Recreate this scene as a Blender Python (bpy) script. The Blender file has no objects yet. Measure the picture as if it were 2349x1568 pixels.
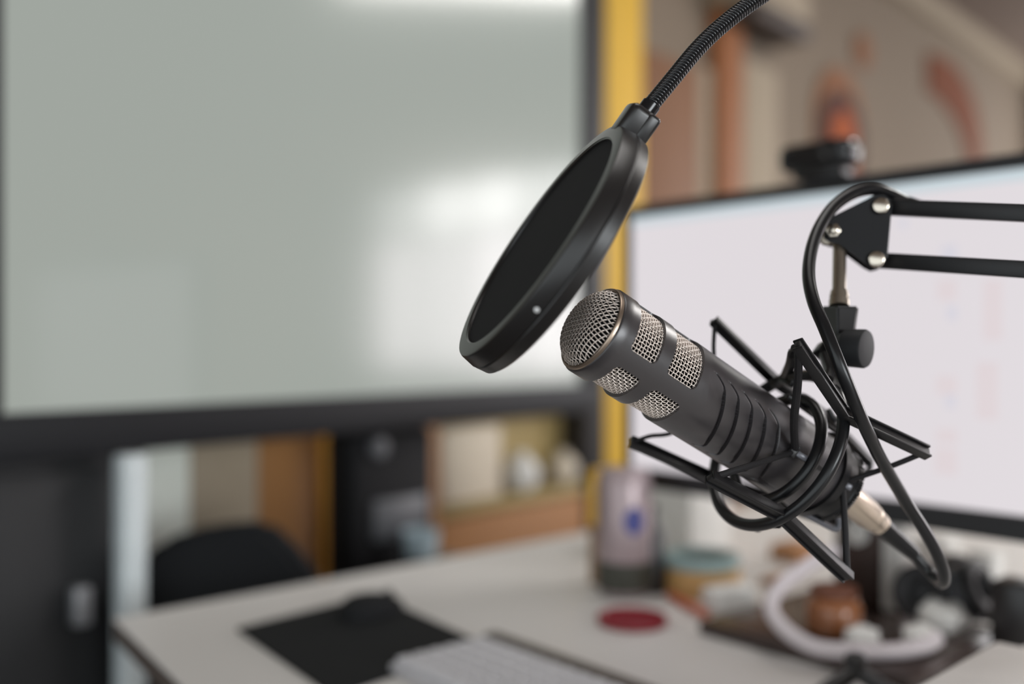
import bpy, bmesh, math, random
from mathutils import Vector as V, Matrix
random.seed(7)
PI = math.pi
W, H = 2349.0, 1568.0
FPX = W*35.0/36.0
CZ = 1.06
DESK = 0.74
C = bpy.context.scene.collection

# ------------------------------------------------------------------ placement helpers
def P(px, py, d):
    return V(((px-1174.5)/FPX*d, d, CZ-(py-784.0)/FPX*d))
def D(px, py, z=DESK):                      # point of a horizontal plane
    d = (CZ-z)*FPX/(py-784.0)
    return P(px, py, d)
A2 = V((.669, .743, 0)).normalized(); B2 = V((-A2.y, A2.x, 0))
def AB(a, b, z): return A2*a + B2*b + V((0, 0, z))
def aof(px, b):
    r = (px-1174.5)/FPX
    d = b/(B2.x*r+B2.y)
    return A2.x*r*d + A2.y*d
def wallpt(px, py, b):
    r = (px-1174.5)/FPX
    return P(px, py, b/(B2.x*r+B2.y))

# ------------------------------------------------------------------ mesh builder
class MB:
    def __init__(self): self.v = []; self.f = []
    def add(self, vs, fs):
        n = len(self.v); self.v += [tuple(p) for p in vs]
        self.f += [tuple(i+n for i in f) for f in fs]
        return self
    def box(self, c, ax, ay, az, bev=0.0, seg=2):
        """centre c, half-extent vectors ax, ay, az"""
        bm = bmesh.new(); bmesh.ops.create_cube(bm, size=2.0)
        lx, ly, lz = ax.length, ay.length, az.length
        for v in bm.verts: v.co = V((v.co.x*lx, v.co.y*ly, v.co.z*lz))
        if bev > 0:
            bmesh.ops.bevel(bm, geom=bm.edges[:], offset=bev, segments=seg, profile=.5, affect='EDGES')
        X, Y, Z = ax/lx, ay/ly, az/lz
        bm.verts.index_update()
        vs = [c+X*v.co.x+Y*v.co.y+Z*v.co.z for v in bm.verts]
        fl = X.cross(Y).dot(Z) < 0
        fs = [tuple(v.index for v in (reversed(f.verts) if fl else f.verts)) for f in bm.faces]
        bm.free(); return self.add(vs, fs)
    def bar(self, p0, p1, w, h, up, bev=0.0, seg=2):
        d = (p1-p0); L = d.length; d = d/L
        s = d.cross(up).normalized(); u = s.cross(d).normalized()
        return self.box((p0+p1)/2, d*(L/2), s*(w/2), u*(h/2), bev, seg)
    def tube(self, pts, r, seg=12, cap=True, closed=False):
        pts = [V(p) for p in pts]; n = len(pts)
        rs = r if isinstance(r, (list, tuple)) else [r]*n
        t0 = ((pts[1]-pts[-1]) if closed else (pts[1]-pts[0])).normalized()
        ref = V((0, 0, 1)) if abs(t0.z) < .9 else V((1, 0, 0))
        u = t0.cross(ref).normalized()
        vs = []
        for i in range(n):
            if closed: t = (pts[(i+1) % n]-pts[i-1]).normalized()
            else: t = (pts[min(i+1, n-1)]-pts[max(i-1, 0)]).normalized()
            u = (u-t*u.dot(t)).normalized(); w = t.cross(u)
            for k in range(seg):
                an = 2*PI*k/seg
                vs.append(pts[i]+(u*math.cos(an)+w*math.sin(an))*rs[i])
        fs = []
        for i in range(n if closed else n-1):
            for k in range(seg):
                a = i*seg+k; b = i*seg+(k+1) % seg
                j = (i+1) % n
                fs.append((a, b, j*seg+(k+1) % seg, j*seg+k))
        if cap and not closed:
            fs.append(tuple(reversed(range(seg)))); fs.append(tuple((n-1)*seg+k for k in range(seg)))
        return self.add(vs, fs)
    def lathe(self, o, ax, prof, seg=64, e1=None, cap=(True, True), rfun=None):
        """prof: list of (s, r) along axis ax from o"""
        ax = ax.normalized()
        if e1 is None:
            e1 = ax.cross(V((0, 0, 1)) if abs(ax.z) < .9 else V((1, 0, 0)))
        e1 = (e1-ax*e1.dot(ax)).normalized(); e2 = ax.cross(e1)
        vs = []
        for s, r in prof:
            for k in range(seg):
                an = 2*PI*k/seg
                rr = r if rfun is None else rfun(s, r, an)
                vs.append(o+ax*s+(e1*math.cos(an)+e2*math.sin(an))*rr)
        fs = []
        n = len(prof)
        for i in range(n-1):
            for k in range(seg):
                a = i*seg+k; b = i*seg+(k+1) % seg
                fs.append((a, b, b+seg, a+seg))
        if cap[0]: fs.append(tuple(reversed(range(seg))))
        if cap[1]: fs.append(tuple((n-1)*seg+k for k in range(seg)))
        return self.add(vs, fs)
    def torus(self, o, ax, R, r, seg=96, rs=14):
        ax = ax.normalized(); e1 = ax.cross(V((0, 0, 1))).normalized(); e2 = ax.cross(e1)
        return self.tube([o+(e1*math.cos(2*PI*k/seg)+e2*math.sin(2*PI*k/seg))*R for k in range(seg)], r, rs, closed=True)
    def prism(self, poly, ext):
        n = len(poly); vs = [V(p) for p in poly]+[V(p)+ext for p in poly]
        nrm = V((0, 0, 0))
        for i in range(n): nrm += V(poly[i]).cross(V(poly[(i+1) % n]))
        fs = [tuple(reversed(range(n))), tuple(range(n, 2*n))]+[(i, (i+1) % n, n+(i+1) % n, n+i) for i in range(n)]
        if nrm.dot(ext) < 0: fs = [tuple(reversed(f)) for f in fs]
        return self.add(vs, fs)
    def sphere(self, c, r, seg=24, rings=14, sc=(1, 1, 1)):
        prof = [(-r*math.cos(PI*i/rings)*sc[2], max(r*math.sin(PI*i/rings), 1e-5)*sc[0]) for i in range(rings+1)]
        return self.lathe(c, V((0, 0, 1)), prof, seg)

def spline(pts, n=12):
    pts = [V(p) for p in pts]; out = []
    q = [pts[0]*2-pts[1]]+pts+[pts[-1]*2-pts[-2]]
    for i in range(1, len(q)-2):
        p0, p1, p2, p3 = q[i-1], q[i], q[i+1], q[i+2]
        for k in range(n):
            t = k/n
            out.append(.5*((2*p1)+(p2-p0)*t+(2*p0-5*p1+4*p2-p3)*t*t+(3*p1-p0-3*p2+p3)*t**3))
    out.append(pts[-1]); return out

# ------------------------------------------------------------------ objects
ORG = {}
def obj(name, mb, mat, parent=None, ang=35, loc=None):
    me = bpy.data.meshes.new(name)
    if parent is not None: o0 = ORG[parent.name]
    else:
        if loc is None:
            xs = [p[0] for p in mb.v]; ys = [p[1] for p in mb.v]; zs = [p[2] for p in mb.v]
            loc = V(((min(xs)+max(xs))/2, (min(ys)+max(ys))/2, min(zs)))
        o0 = V(loc)
    me.from_pydata([(p[0]-o0.x, p[1]-o0.y, p[2]-o0.z) for p in mb.v], [], mb.f)
    me.validate(); me.update()
    bm = bmesh.new(); bm.from_mesh(me); bmesh.ops.recalc_face_normals(bm, faces=bm.faces[:]); bm.to_mesh(me); bm.free()
    for p in me.polygons: p.use_smooth = True
    me.set_sharp_from_angle(angle=math.radians(ang))
    me.materials.append(mat)
    o = bpy.data.objects.new(name, me); C.objects.link(o)
    if parent is not None: o.parent = parent
    else: o.location = o0
    ORG[o.name] = o0
    return o
def tag(o, label, cat, group=None):
    o['label'] = label; o['category'] = cat
    if group: o['group'] = group
    return o
def thing(name, label, cat, loc, group=None):
    o = bpy.data.objects.new(name, None); C.objects.link(o); o.location = loc
    o.empty_display_size = .02
    ORG[o.name] = V(loc); return tag(o, label, cat, group)
def struct(name, mb, mat, label=None, cat=None, **k):
    o = obj(name, mb, mat, **k); o['kind'] = 'structure'
    o['label'] = label; o['category'] = cat
    return o
def lab(o, s): o['label'] = s; return o

# ------------------------------------------------------------------ materials
def lin(c):
    return tuple(((x/255)/12.92 if x/255 <= .04045 else ((x/255+.055)/1.055)**2.4) for x in c)
def mat(name, rgb, rough=.5, metal=0.0, spec=.5, var=.08, nscale=40.0, bump=0.0, emit=None, es=0.0, coat=0.0, alpha=1.0, trans=0.0, bscale=None, sheen=0.0):
    m = bpy.data.materials.new(name); m.use_nodes = True
    nt = m.node_tree; b = nt.nodes['Principled BSDF']
    c = lin(rgb)
    tc = nt.nodes.new('ShaderNodeTexCoord'); nz = nt.nodes.new('ShaderNodeTexNoise')
    nz.inputs['Scale'].default_value = nscale; nz.inputs['Detail'].default_value = 3
    nt.links.new(tc.outputs['Object'], nz.inputs['Vector'])
    mx = nt.nodes.new('ShaderNodeMix'); mx.data_type = 'RGBA'
    mx.inputs[6].default_value = tuple(x*(1-var) for x in c)+(1,)
    mx.inputs[7].default_value = tuple(min(x*(1+var), 1) for x in c)+(1,)
    nt.links.new(nz.outputs['Fac'], mx.inputs[0]); nt.links.new(mx.outputs[2], b.inputs['Base Color'])
    b.inputs['Roughness'].default_value = rough; b.inputs['Metallic'].default_value = metal
    b.inputs['Specular IOR Level'].default_value = spec
    b.inputs['Coat Weight'].default_value = coat; b.inputs['Coat Roughness'].default_value = .3
    b.inputs['Transmission Weight'].default_value = trans
    b.inputs['Sheen Weight'].default_value = sheen
    b.inputs['Alpha'].default_value = alpha
    if emit: b.inputs['Emission Color'].default_value = lin(emit)+(1,); b.inputs['Emission Strength'].default_value = es
    if bump:
        n2 = nt.nodes.new('ShaderNodeTexNoise'); n2.inputs['Scale'].default_value = bscale or 900
        nt.links.new(tc.outputs['Object'], n2.inputs['Vector'])
        bp = nt.nodes.new('ShaderNodeBump'); bp.inputs['Strength'].default_value = bump; bp.inputs['Distance'].default_value = .0004
        nt.links.new(n2.outputs['Fac'], bp.inputs['Height']); nt.links.new(bp.outputs['Normal'], b.inputs['Normal'])
    return m
M = dict(
    powder=mat('mic powder coat', (58, 54, 56), .36, .2, .9, bump=.1, bscale=5000, coat=.45),
    wire=mat('mic steel wire', (248, 234, 224), .38, .4, .6),
    bronze=mat('bronze ring', (176, 158, 142), .33, .9, .5),
    foam=mat('dark foam', (14, 14, 15), .95, 0, .1),
    plastic=mat('black satin plastic', (27, 26, 27), .33, 0, .5, bump=.06),
    popring=mat('pop filter ring', (29, 27, 27), .31, 0, .6),
    popfab=mat('pop filter mesh', (23, 23, 25), .85, 0, .2, bump=.5, bscale=2500),
    blackmetal=mat('black painted metal', (23, 22, 24), .42, .1, .5, bump=.08),
    rubber=mat('black rubber', (22, 22, 24), .3, 0, .45),
    cord=mat('black elastic cord', (26, 24, 26), .6, 0, .3, bump=.4, bscale=1500),
    chrome=mat('nickel', (205, 195, 182), .22, 1, .5),
    steel=mat('brushed steel', (175, 165, 152), .35, .95, .5),
    silverclip=mat('grey plastic clip', (100, 100, 106), .3, .2, .5),
    xlr=mat('champagne xlr shell', (214, 198, 180), .3, .8, .5),
    white=mat('white satin plastic', (214, 210, 205), .4),
    desk=mat('white laminate', (222, 219, 216), .42, 0, .35, var=.03, nscale=3),
    edge=mat('dark taupe edge', (92, 82, 76), .5),
    matblack=mat('mouse pad cloth', (25, 26, 28), .8, 0, .25, bump=.3),
    gloss=mat('black gloss', (24, 24, 26), .2, 0, .5),
    bezel=mat('monitor bezel', (24, 24, 27), .5),
    tvb=mat('display bezel', (28, 28, 31), .55, 0, .25),
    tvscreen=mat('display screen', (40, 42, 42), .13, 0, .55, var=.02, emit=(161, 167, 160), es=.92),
    msc=mat('monitor screen', (20, 20, 20), .3, 0, .3, emit=(223, 217, 221), es=1.0),
    cellp=mat('pink cell', (20, 20, 20), .3, 0, .3, emit=(222, 211, 214), es=1.0),
    cellb=mat('blue cell', (20, 20, 20), .3, 0, .3, emit=(214, 211, 220), es=1.0),
    bar_=mat('toolbar', (20, 20, 20), .3, 0, .3, emit=(200, 212, 218), es=1.0),
    taupe=mat('taupe plastic', (96, 88, 82), .5),
    keyw=mat('pale keycaps', (205, 204, 208), .45),
    red=mat('red plastic lid', (140, 22, 38), .35),
    canb=mat('mauve silver can', (165, 148, 150), .32, .3),
    canl=mat('blue dot', (62, 66, 130), .4),
    canlow=mat('dark green brown print', (62, 62, 54), .45),
    dark=mat('dark bottle', (30, 27, 28), .3),
    yellow=mat('yellow cap', (222, 172, 60), .4),
    ochre=mat('ochre body', (140, 105, 70), .45),
    teal=mat('teal tape', (138, 160, 160), .4),
    tan=mat('tan tape', (190, 150, 95), .4),
    orange=mat('orange marker', (200, 110, 80), .4),
    base=mat('dark brown gloss', (62, 49, 45), .25, 0, .5),
    amber=mat('amber glass', (152, 96, 60), .18, 0, .6, var=.25, nscale=25),
    cable=mat('white cable', (212, 203, 206), .45),
    paper=mat('white paper', (222, 220, 216), .8, 0, .2),
    card=mat('brown cardboard', (170, 125, 90), .8, 0, .2),
    cream=mat('cream card', (208, 196, 178), .7, 0, .2),
    greyp=mat('grey plastic', (84, 86, 90), .4),
    wall=mat('painted wall', (130, 117, 103), .9, 0, .2, var=.05, nscale=2),
    ceil=mat('ceiling paint', (120, 106, 96), .9, 0, .2, var=.04, nscale=2),
    floor=mat('grey floor', (92, 86, 82), .5, 0, .4, var=.1, nscale=4),
    door=mat('brown door', (126, 90, 66), .6, 0, .3, var=.1, nscale=6),
    blackcol=mat('stand black', (22, 22, 24), .6, 0, .15),
    jarlid=mat('brown jar lid', (112, 66, 46), .4),
    platem=mat('plate black', (26, 26, 28), .6, 0, .2),
    knobm=mat('knob plastic', (34, 35, 37), .6, 0, .3),
    timber=mat('orange timber', (140, 88, 52), .6, 0, .3, var=.15, nscale=8),
    palestrip=mat('pale panel', (158, 145, 127), .8, 0, .2),
    column=mat('yellow paint', (216, 172, 60), .55, 0, .3, var=.04),
    blacktrim=mat('black trim', (30, 27, 27), .5),
    sbwhite=mat('pale cabinet front', (226, 230, 222), .6),
    sbtaupe=mat('taupe cabinet front', (166, 150, 130), .6),
    sbbrown=mat('brown cabinet front', (158, 108, 58), .6),
    sborange=mat('orange wood', (232, 166, 70), .5),
    olive=mat('olive panel', (160, 140, 92), .6),
    cabinet=mat('black cabinet', (25, 26, 28), .6),
    postw=mat('white post', (196, 204, 206), .45),
    chair=mat('black chair fabric', (27, 28, 30), .85, 0, .2),
    bluegl=mat('pale blue cup', (172, 190, 198), .3),
    mural=mat('mural brown', (136, 94, 68), .8, 0, .2), mural2=mat('mural dark', (74, 52, 48), .8, 0, .2),
    mural3=mat('mural orange', (165, 84, 44), .8, 0, .2), mural4=mat('mural rust', (112, 62, 38), .8, 0, .2),
    acb=mat('vent dark', (70, 60, 55), .6),
    cushion=mat('leatherette', (32, 31, 33), .6),
    label=mat('white mark', (215, 215, 215), .6),
    chrometop=mat('silver', (140, 141, 144), .4, .5),
)

# ------------------------------------------------------------------ room shell
ZC = 2.68; BW = 1.71; AR = 6.6
m = MB(); m.box(AB(1.7, -2.0, -.03), A2*5.1, B2*3.85, V((0, 0, .03))); struct('floor', m, M['floor'], 'grey office floor', 'floor')
m = MB(); m.box(AB(1.7, -2.0, ZC+.03), A2*5.1, B2*3.85, V((0, 0, .03))); struct('ceiling', m, M['ceil'], 'dim ceiling above the desks', 'ceiling')
m = MB(); m.box(AB(2.6, BW+.05, ZC/2), A2*4.1, B2*.05, V((0, 0, ZC/2))); struct('wall_back', m, M['wall'], 'beige office wall behind the big display', 'wall')
m = MB(); m.box(AB(2.6, BW-.03, ZC-.05), A2*4.0, B2*.03, V((0, 0, .05))); struct('trim_1', m, M['palestrip'], 'pale cornice under the ceiling', 'trim')
# ------------------------------------------------------------------ the big display (needed early: its mirror image sets where the window sits)
TV0 = AB(.513, 1.343, 0)
TVW = 1.2
def tvpt(px):
    r = (px-1174.5)/FPX
    d = 1.343/(B2.x*r+B2.y); return V((r*d, d, 0))
nrm = -B2
def mirror_hit(px, py):
    r = V(((px-1174.5)/FPX, 1, -(py-784)/FPX))
    d = 1.343/(B2.x*r.x+B2.y); p = V((0, 0, CZ))+r*d
    q = r-nrm*(2*r.dot(nrm))
    t = (AR-.06-p.dot(A2))/q.dot(A2)
    h = p+q*t
    return h.dot(B2), h.z
# right wall with its window opening
bl, zt = mirror_hit(1000, 385); bq = [mirror_hit(x, y) for x in (845, 1330) for y in (390, 850)]
b0 = min(x[0] for x in bq); b1 = max(x[0] for x in bq); z0 = max(min(x[1] for x in bq), .75); z1 = min(max(x[1] for x in bq), 2.6)
BFW = -5.7
m = MB()
bmin = BFW
c0_, c1_, y0_, y1_ = b1+.22, 1.52, .95, 2.6
for (ba, bb, za, zb) in ((bmin, b0, 0, ZC), (b1, c0_, 0, ZC), (c1_, BW, 0, ZC), (c0_, c1_, 0, y0_), (c0_, c1_, y1_, ZC), (b0, b1, 0, z0), (b0, b1, z1, ZC)):
    if bb-ba > .01 and zb-za > .01:
        m.box(AB(AR+.05, (ba+bb)/2, (za+zb)/2), A2*.05, B2*((bb-ba)/2), V((0, 0, (zb-za)/2)))
struct('wall_right', m, M['wall'], 'beige wall with the daylight window', 'wall')
m = MB()
for k in range(5):
    b = b0+(b1-b0)*k/4; m.box(AB(AR+.02, b, (z0+z1)/2), A2*.03, B2*.035, V((0, 0, (z1-z0)/2)))
for z in (z0, z0+.72*(z1-z0), z1): m.box(AB(AR+.02, (b0+b1)/2, z), A2*.03, B2*((b1-b0)/2), V((0, 0, .03)))
struct('window_1', m, M['white'], 'white framed daylight window', 'window')

m = MB()
for k in range(3):
    b = c0_+(c1_-c0_)*k/2; m.box(AB(AR+.02, b, (y0_+y1_)/2), A2*.03, B2*.035, V((0, 0, (y1_-y0_)/2)))
for z in (y0_, y1_): m.box(AB(AR+.02, (c0_+c1_)/2, z), A2*.03, B2*((c1_-c0_)/2), V((0, 0, .03)))
struct('window_2', m, M['white'], 'white framed daylight window nearer the corner', 'window')

BF = -5.7; f0_, f1_, g0_, g1_ = -2.4, .6, .85, 2.5
m = MB()
for (aa, ab, za, zb) in ((-3.4, f0_, 0, ZC), (f1_, AR, 0, ZC), (f0_, f1_, 0, g0_), (f0_, f1_, g1_, ZC)):
    m.box(AB((aa+ab)/2, BF-.05, (za+zb)/2), A2*((ab-aa)/2), B2*.05, V((0, 0, (zb-za)/2)))
struct('wall_front', m, M['wall'], 'wall with a window behind the photographer', 'wall')
m = MB()
for k in range(3):
    a_ = f0_+(f1_-f0_)*k/2; m.box(AB(a_, BF-.02, (g0_+g1_)/2), A2*.035, B2*.03, V((0, 0, (g1_-g0_)/2)))
for z in (g0_, g1_): m.box(AB((f0_+f1_)/2, BF-.02, z), A2*((f1_-f0_)/2), B2*.03, V((0, 0, .03)))
struct('window_3', m, M['white'], 'white framed window behind the photographer', 'window')

def area(name, c, zaxis, xdir, sx, sy, rad, col):
    l = bpy.data.lights.new(name, 'AREA'); l.shape = 'RECTANGLE'; l.size = sx; l.size_y = sy
    l.energy = rad*PI*sx*sy; l.color = col
    o = bpy.data.objects.new(name, l); C.objects.link(o)
    z = zaxis.normalized(); x = xdir.normalized(); y = z.cross(x)
    mt = Matrix((x, y, z)).transposed().to_4x4(); mt.translation = c
    o.matrix_world = mt; return o
WL = 9.5
zs = z0+.72*(z1-z0)
for k in range(4):
    ba = b0+(b1-b0)*k/4+.04; bb = b0+(b1-b0)*(k+1)/4-.04
    area('window daylight low', AB(AR+.06, (ba+bb)/2, (z0+zs)/2), A2, B2, bb-ba, zs-z0-.06, WL*(1.0, .8, 1.25, 1.25)[k], (1.0, .90, .93))
    area('window daylight high', AB(AR+.06, (ba+bb)/2, (zs+z1)/2), A2, B2, bb-ba, z1-zs-.06, WL*(.5, 1.5, 1.6, .8)[k], (1.0, .96, .95))

area('window daylight behind', AB((f0_+f1_)/2, BF-.06, (g0_+g1_)/2), -B2, A2, f1_-f0_, g1_-g0_, 12.0, (.92, .97, 1.0))
area('window daylight corner', AB(AR+.06, (c0_+c1_)/2, (y0_+y1_)/2), A2, B2, c1_-c0_, y1_-y0_, 3.5, (1.0, .96, .97))
for lx_, ly_, lrad, lw, wx, wy in ((.35, .75, 3.0, 'above the desk in front of the monitor', .48, .48), (2.25, 2.1, 24.0, 'farther off between monitor and window', .28, .6)):  # unseen ceiling panels added to light desk and microphone from above
    lc_ = V((lx_, ly_, ZC-.05))
    t = thing('added_ceiling_light', 'unseen light panel added '+lw, 'added light', lc_)
    m = MB()
    for sx_, sy_ in ((-1, 0), (1, 0), (0, -1), (0, 1)):
        m.box(lc_+V((sx_*wx, sy_*wy, .02)), V((wx+.012 if sy_ else .012, 0, 0)), V((0, wy+.012 if sx_ else .012, 0)), V((0, 0, .03)), .002, 1)
    obj('frame', m, M['white'], t)
    area('added fill panel', lc_+V((0, 0, .02)), V((0, 0, 1)), V((1, 0, 0)), wx*2-.04, wy*2-.04, lrad, (1.0, .97, .94))
# world: soft cool daylight coming in from the open side of the office behind the camera
w = bpy.data.worlds.new('World'); bpy.context.scene.world = w; w.use_nodes = True
bg = w.node_tree.nodes['Background']; bg.inputs[0].default_value = (.90, .97, 1.0, 1); bg.inputs[1].default_value = 1.6

# ------------------------------------------------------------------ wall furniture behind
def wallbox(name, px0, px1, z0_, z1_, b_front, b_back, mt, parent=None, bev=.002, mb=None):
    a0, a1 = aof(px0, b_front), aof(px1, b_front)
    mb = mb or MB(); mb.box(AB((a0+a1)/2, (b_front+b_back)/2, (z0_+z1_)/2), A2*((a1-a0)/2), B2*((b_back-b_front)/2), V((0, 0, (z1_-z0_)/2)), bev)
    return mb
struct('trim_2', wallbox('', 1391, 1474, 0, ZC, 1.60, 1.709, None), M['column'], 'yellow painted pillar right of the big display', 'pillar')
struct('trim_3', wallbox('', 1345, 1390, 0, ZC, 1.598, 1.709, None), M['blacktrim'], 'black strip along the left side of the yellow pillar', 'trim')
d1 = struct('door_1', wallbox('', 1476, 1604, 0, 1.93, 1.68, 1.709, None), M['door'], 'brown door right of the yellow pillar', 'door')
struct('trim_4', wallbox('', 1652, 1706, 0, ZC-.1, 1.66, 1.709, None), M['timber'], 'orange timber post beside the door', 'trim')
struct('trim_5', wallbox('', 1604, 1652, 0, 1.95, 1.69, 1.709, None), M['palestrip'], 'pale strip between door and timber post', 'trim')
struct('trim_6', wallbox('', 1707, 1785, 0, 2.02, 1.67, 1.709, None), M['palestrip'], 'pale panel right of the timber post', 'trim')

# air conditioner on the wall
a0, a1 = aof(1712, 1.55), aof(1862, 1.55)
t = thing('wall_unit', 'pale wall-mounted air unit with dark underside, high beside the timber post', 'air unit', AB((a0+a1)/2, 1.63, 2.12))
m = MB(); m.box(AB((a0+a1)/2, 1.63, 2.22), A2*((a1-a0)/2), B2*.08, V((0, 0, .07)), .02, 3); obj('casing', m, M['palestrip'], t)
m = MB(); m.box(AB((a0+a1)/2+.03, 1.62, 2.135), A2*((a1-a0)/2-.04), B2*.075, V((0, 0, .03)), .012, 3); lab(obj('vent', m, M['acb'], t), 'dark vent under the casing')

# painted shapes on the wall
def wdisc(px, py, rz, ra, mt, name, label, cat, th=.012, arch=False, b=BW):
    c = wallpt(px, py, b); m = MB(); n = 40; poly = []
    for k in range(n):
        an = 2*PI*k/n
        z = math.sin(an)*rz
        if arch and z < 0: z = max(z*2.2, -rz*1.0) 
        poly.append(c+A2*(math.cos(an)*ra)+V((0, 0, z))-B2*.001)
    m.prism(poly, -B2*th); return m
c = wallpt(1922, 300, BW)
t = thing('wall_ornament', 'round arched wall ornament, tan and brown around an orange centre, above the webcam', 'ornament', c)
obj('outer_arch', wdisc(1922, 292, .235, .225, None, '', '', '', .012, True), M['mural'], t)
m = wdisc(1922, 312, .175, .205, None, '', '', '', .02, True); obj('inner_arch', m, M['mural2'], t)
m = wdisc(1922, 325, .125, .11, None, '', '', '', .028, True); lab(obj('centre_arch', m, M['mural3'], t), 'orange centre')
m = MB()
pts = [wallpt(x, y, BW) for x, y in ((2125, 165), (2165, 190), (2200, 235), (2222, 290), (2232, 350), (2232, 400))]
sp = spline(pts, 8); L_ = []; R_ = []
for i, p in enumerate(sp):
    tg = (sp[min(i+1, len(sp)-1)]-sp[max(i-1, 0)]).normalized(); nn = tg.cross(B2).normalized()
    wd = .115*(.75+.4*math.sin(PI*i/(len(sp)-1)))
    L_.append(p+nn*wd); R_.append(p-nn*wd)
for i in range(len(sp)-1):
    m.prism([L_[i]-B2*.001, L_[i+1]-B2*.001, R_[i+1]-B2*.001, R_[i]-B2*.001], -B2*.012)
tag(obj('wall_stripe', m, M['mural4']), 'curved rust-coloured band on the wall at far right', 'ornament')
m = wdisc(1975, 118, .075, .075, None, '', '', ''); tag(obj('wall_disc', m, M['mural']), 'small brown round spot on the wall above the arched ornament', 'ornament')

# sideboard below the display
sb = thing('sideboard', 'long low sideboard against the wall beneath the big display', 'sideboard', AB(1.4, 1.65, 0))
a0, a1 = aof(335, 1.6), aof(1344, 1.6)
m = MB(); m.box(AB((a0+a1)/2, 1.655, .93), A2*((a1-a0)/2), B2*.05, V((0, 0, .012)), .003); obj('top', m, M['olive'], sb)
def front(px0, px1, z_0, z_1, mt, nm, b=1.6): 
    return obj(nm, wallbox('', px0, px1, z_0, z_1, b, b+.02, None, bev=.003), mt, sb)
front(335, 436, .02, .917, M['sbwhite'], 'cabinet_door')
front(437, 592, .02, .917, M['sbtaupe'], 'cabinet_door')
front(593, 742, .02, .917, M['sbbrown'], 'cabinet_door')
obj('upright', wallbox('', 743, 806, 0, .917, 1.585, 1.69, None, bev=.003), M['sborange'], sb)
front(807, 1008, .02, .917, M['sbbrown'], 'cabinet_door')
obj('back_panel', wallbox('', 1010, 1343, .66, .917, 1.685, 1.695, None, bev=.0), M['olive'], sb)
obj('shelf_board', wallbox('', 1010, 1343, .665, .69, 1.6, 1.684, None, bev=.002), M['olive'], sb)
front(1010, 1343, .02, .66, M['sbbrown'], 'cabinet_door', 1.602)
m = wallbox('', 1016, 1150, .692, .86, 1.615, 1.68, None, bev=.004); tag(obj('storage_box', m, M['cream']), 'cream storage box on the shelf beneath the big display', 'box')
for i, (px, rr, lb) in enumerate(((1196, .045, 'round white vase in the middle of the shelf beneath the display'), (1292, .04, 'round pale vase next to the black strip on the shelf'))):
    c = AB(aof(px, 1.637), 1.637, .6905)
    m = MB(); m.lathe(c, V((0, 0, 1)), [(0, .02), (.004, rr*.6), (rr*.5, rr*.93), (rr, rr), (rr*1.5, rr*.86), (rr*1.85, rr*.45), (rr*2.0, rr*.36), (rr*2.15, rr*.42)], 32)
    tag(obj('vase', m, M['paper'] if i == 0 else M['cream']), lb, 'vase', 'round vases on the shelf')

# black cabinet under the left of the display
a1 = aof(272, 1.38)
t = thing('cabinet', 'tall black cabinet under the left end of the big display', 'cabinet', AB(a1-.25, 1.5, 0))
m = MB(); m.box(AB(a1-.25, 1.515, .452), A2*.25, B2*.135, V((0, 0, .450)), .004); obj('body', m, M['cabinet'], t)
m = MB(); m.box(AB(a1-.25, 1.375, .46), A2*.243, B2*.006, V((0, 0, .425)), .002); dr = obj('cabinet_door', m, M['cabinet'], t)
hc = wallpt(185, 1388, 1.355)
m = MB(); m.box(hc, A2*.012, B2*.012, V((0, 0, .027)), .005, 3); lab(obj('handle', m, M['chrometop'], dr), 'small silver handle')

# ------------------------------------------------------------------ big display
zb0, zb1 = .905, .968
zt1 = 2.12
t = thing('display_board', 'huge pale glossy display board with thick black frame, left behind the desk', 'display', AB(.513+TVW/2, 1.36, zb0))
def fr(a0, a1, za, zb, th=.045, b0_=1.337): 
    m = MB(); m.box(AB((a0+a1)/2, b0_+th/2, (za+zb)/2), A2*((a1-a0)/2), B2*(th/2), V((0, 0, (zb-za)/2)), .004); return m
aL, aR = .513, .513+TVW
m = fr(aL-.05, aR+.05, zb0, zb1); m.add(*((lambda q: (q.v, q.f))(fr(aL-.05, aR+.05, zt1, zt1+.05))))
m.add(*((lambda q: (q.v, q.f))(fr(aL-.05, aL, zb1, zt1)))); m.add(*((lambda q: (q.v, q.f))(fr(aR, aR+.05, zb1, zt1))))
obj('bezel', m, M['tvb'], t)
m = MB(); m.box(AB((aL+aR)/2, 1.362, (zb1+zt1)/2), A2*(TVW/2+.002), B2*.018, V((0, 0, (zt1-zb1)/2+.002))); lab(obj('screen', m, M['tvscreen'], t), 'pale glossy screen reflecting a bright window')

st = thing('display_stand', 'black column stand with grey plate under the big display', 'stand', AB(1.0, 1.42, 0))
ac = (aof(812, 1.385)+aof(1000, 1.385))/2; hw = (aof(1000, 1.385)-aof(812, 1.385))/2
m = MB(); m.box(AB(ac, 1.43, .465), A2*hw, B2*.045, V((0, 0, .435)), .02, 3); obj('column', m, M['blackcol'], st)
m = MB(); m.box(AB(ac, 1.43, .025), A2*.16, B2*.07, V((0, 0, .022)), .01); obj('foot', m, M['gloss'], st)
kc = wallpt(866, 1026, 1.385); m = MB(); m.lathe(kc, -B2, [(0, .02), (.008, .02), (.012, .016), (.013, .01)], 28); lab(obj('knob', m, M['greyp'], st), 'grey round knob')
m = wallbox('', 860, 985, .70, .775, 1.375, 1.388, None, bev=.006); lab(obj('bracket', m, M['greyp'], st), 'grey bracket plate')
sc_ = wallpt(955, 1275, 1.338); m = MB(); m.box(V((sc_.x, sc_.y, sc_.z-.008))+B2*.0, A2*.07, B2*.045, V((0, 0, .006)), .003); obj('shelf', m, M['gloss'], st)
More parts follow.
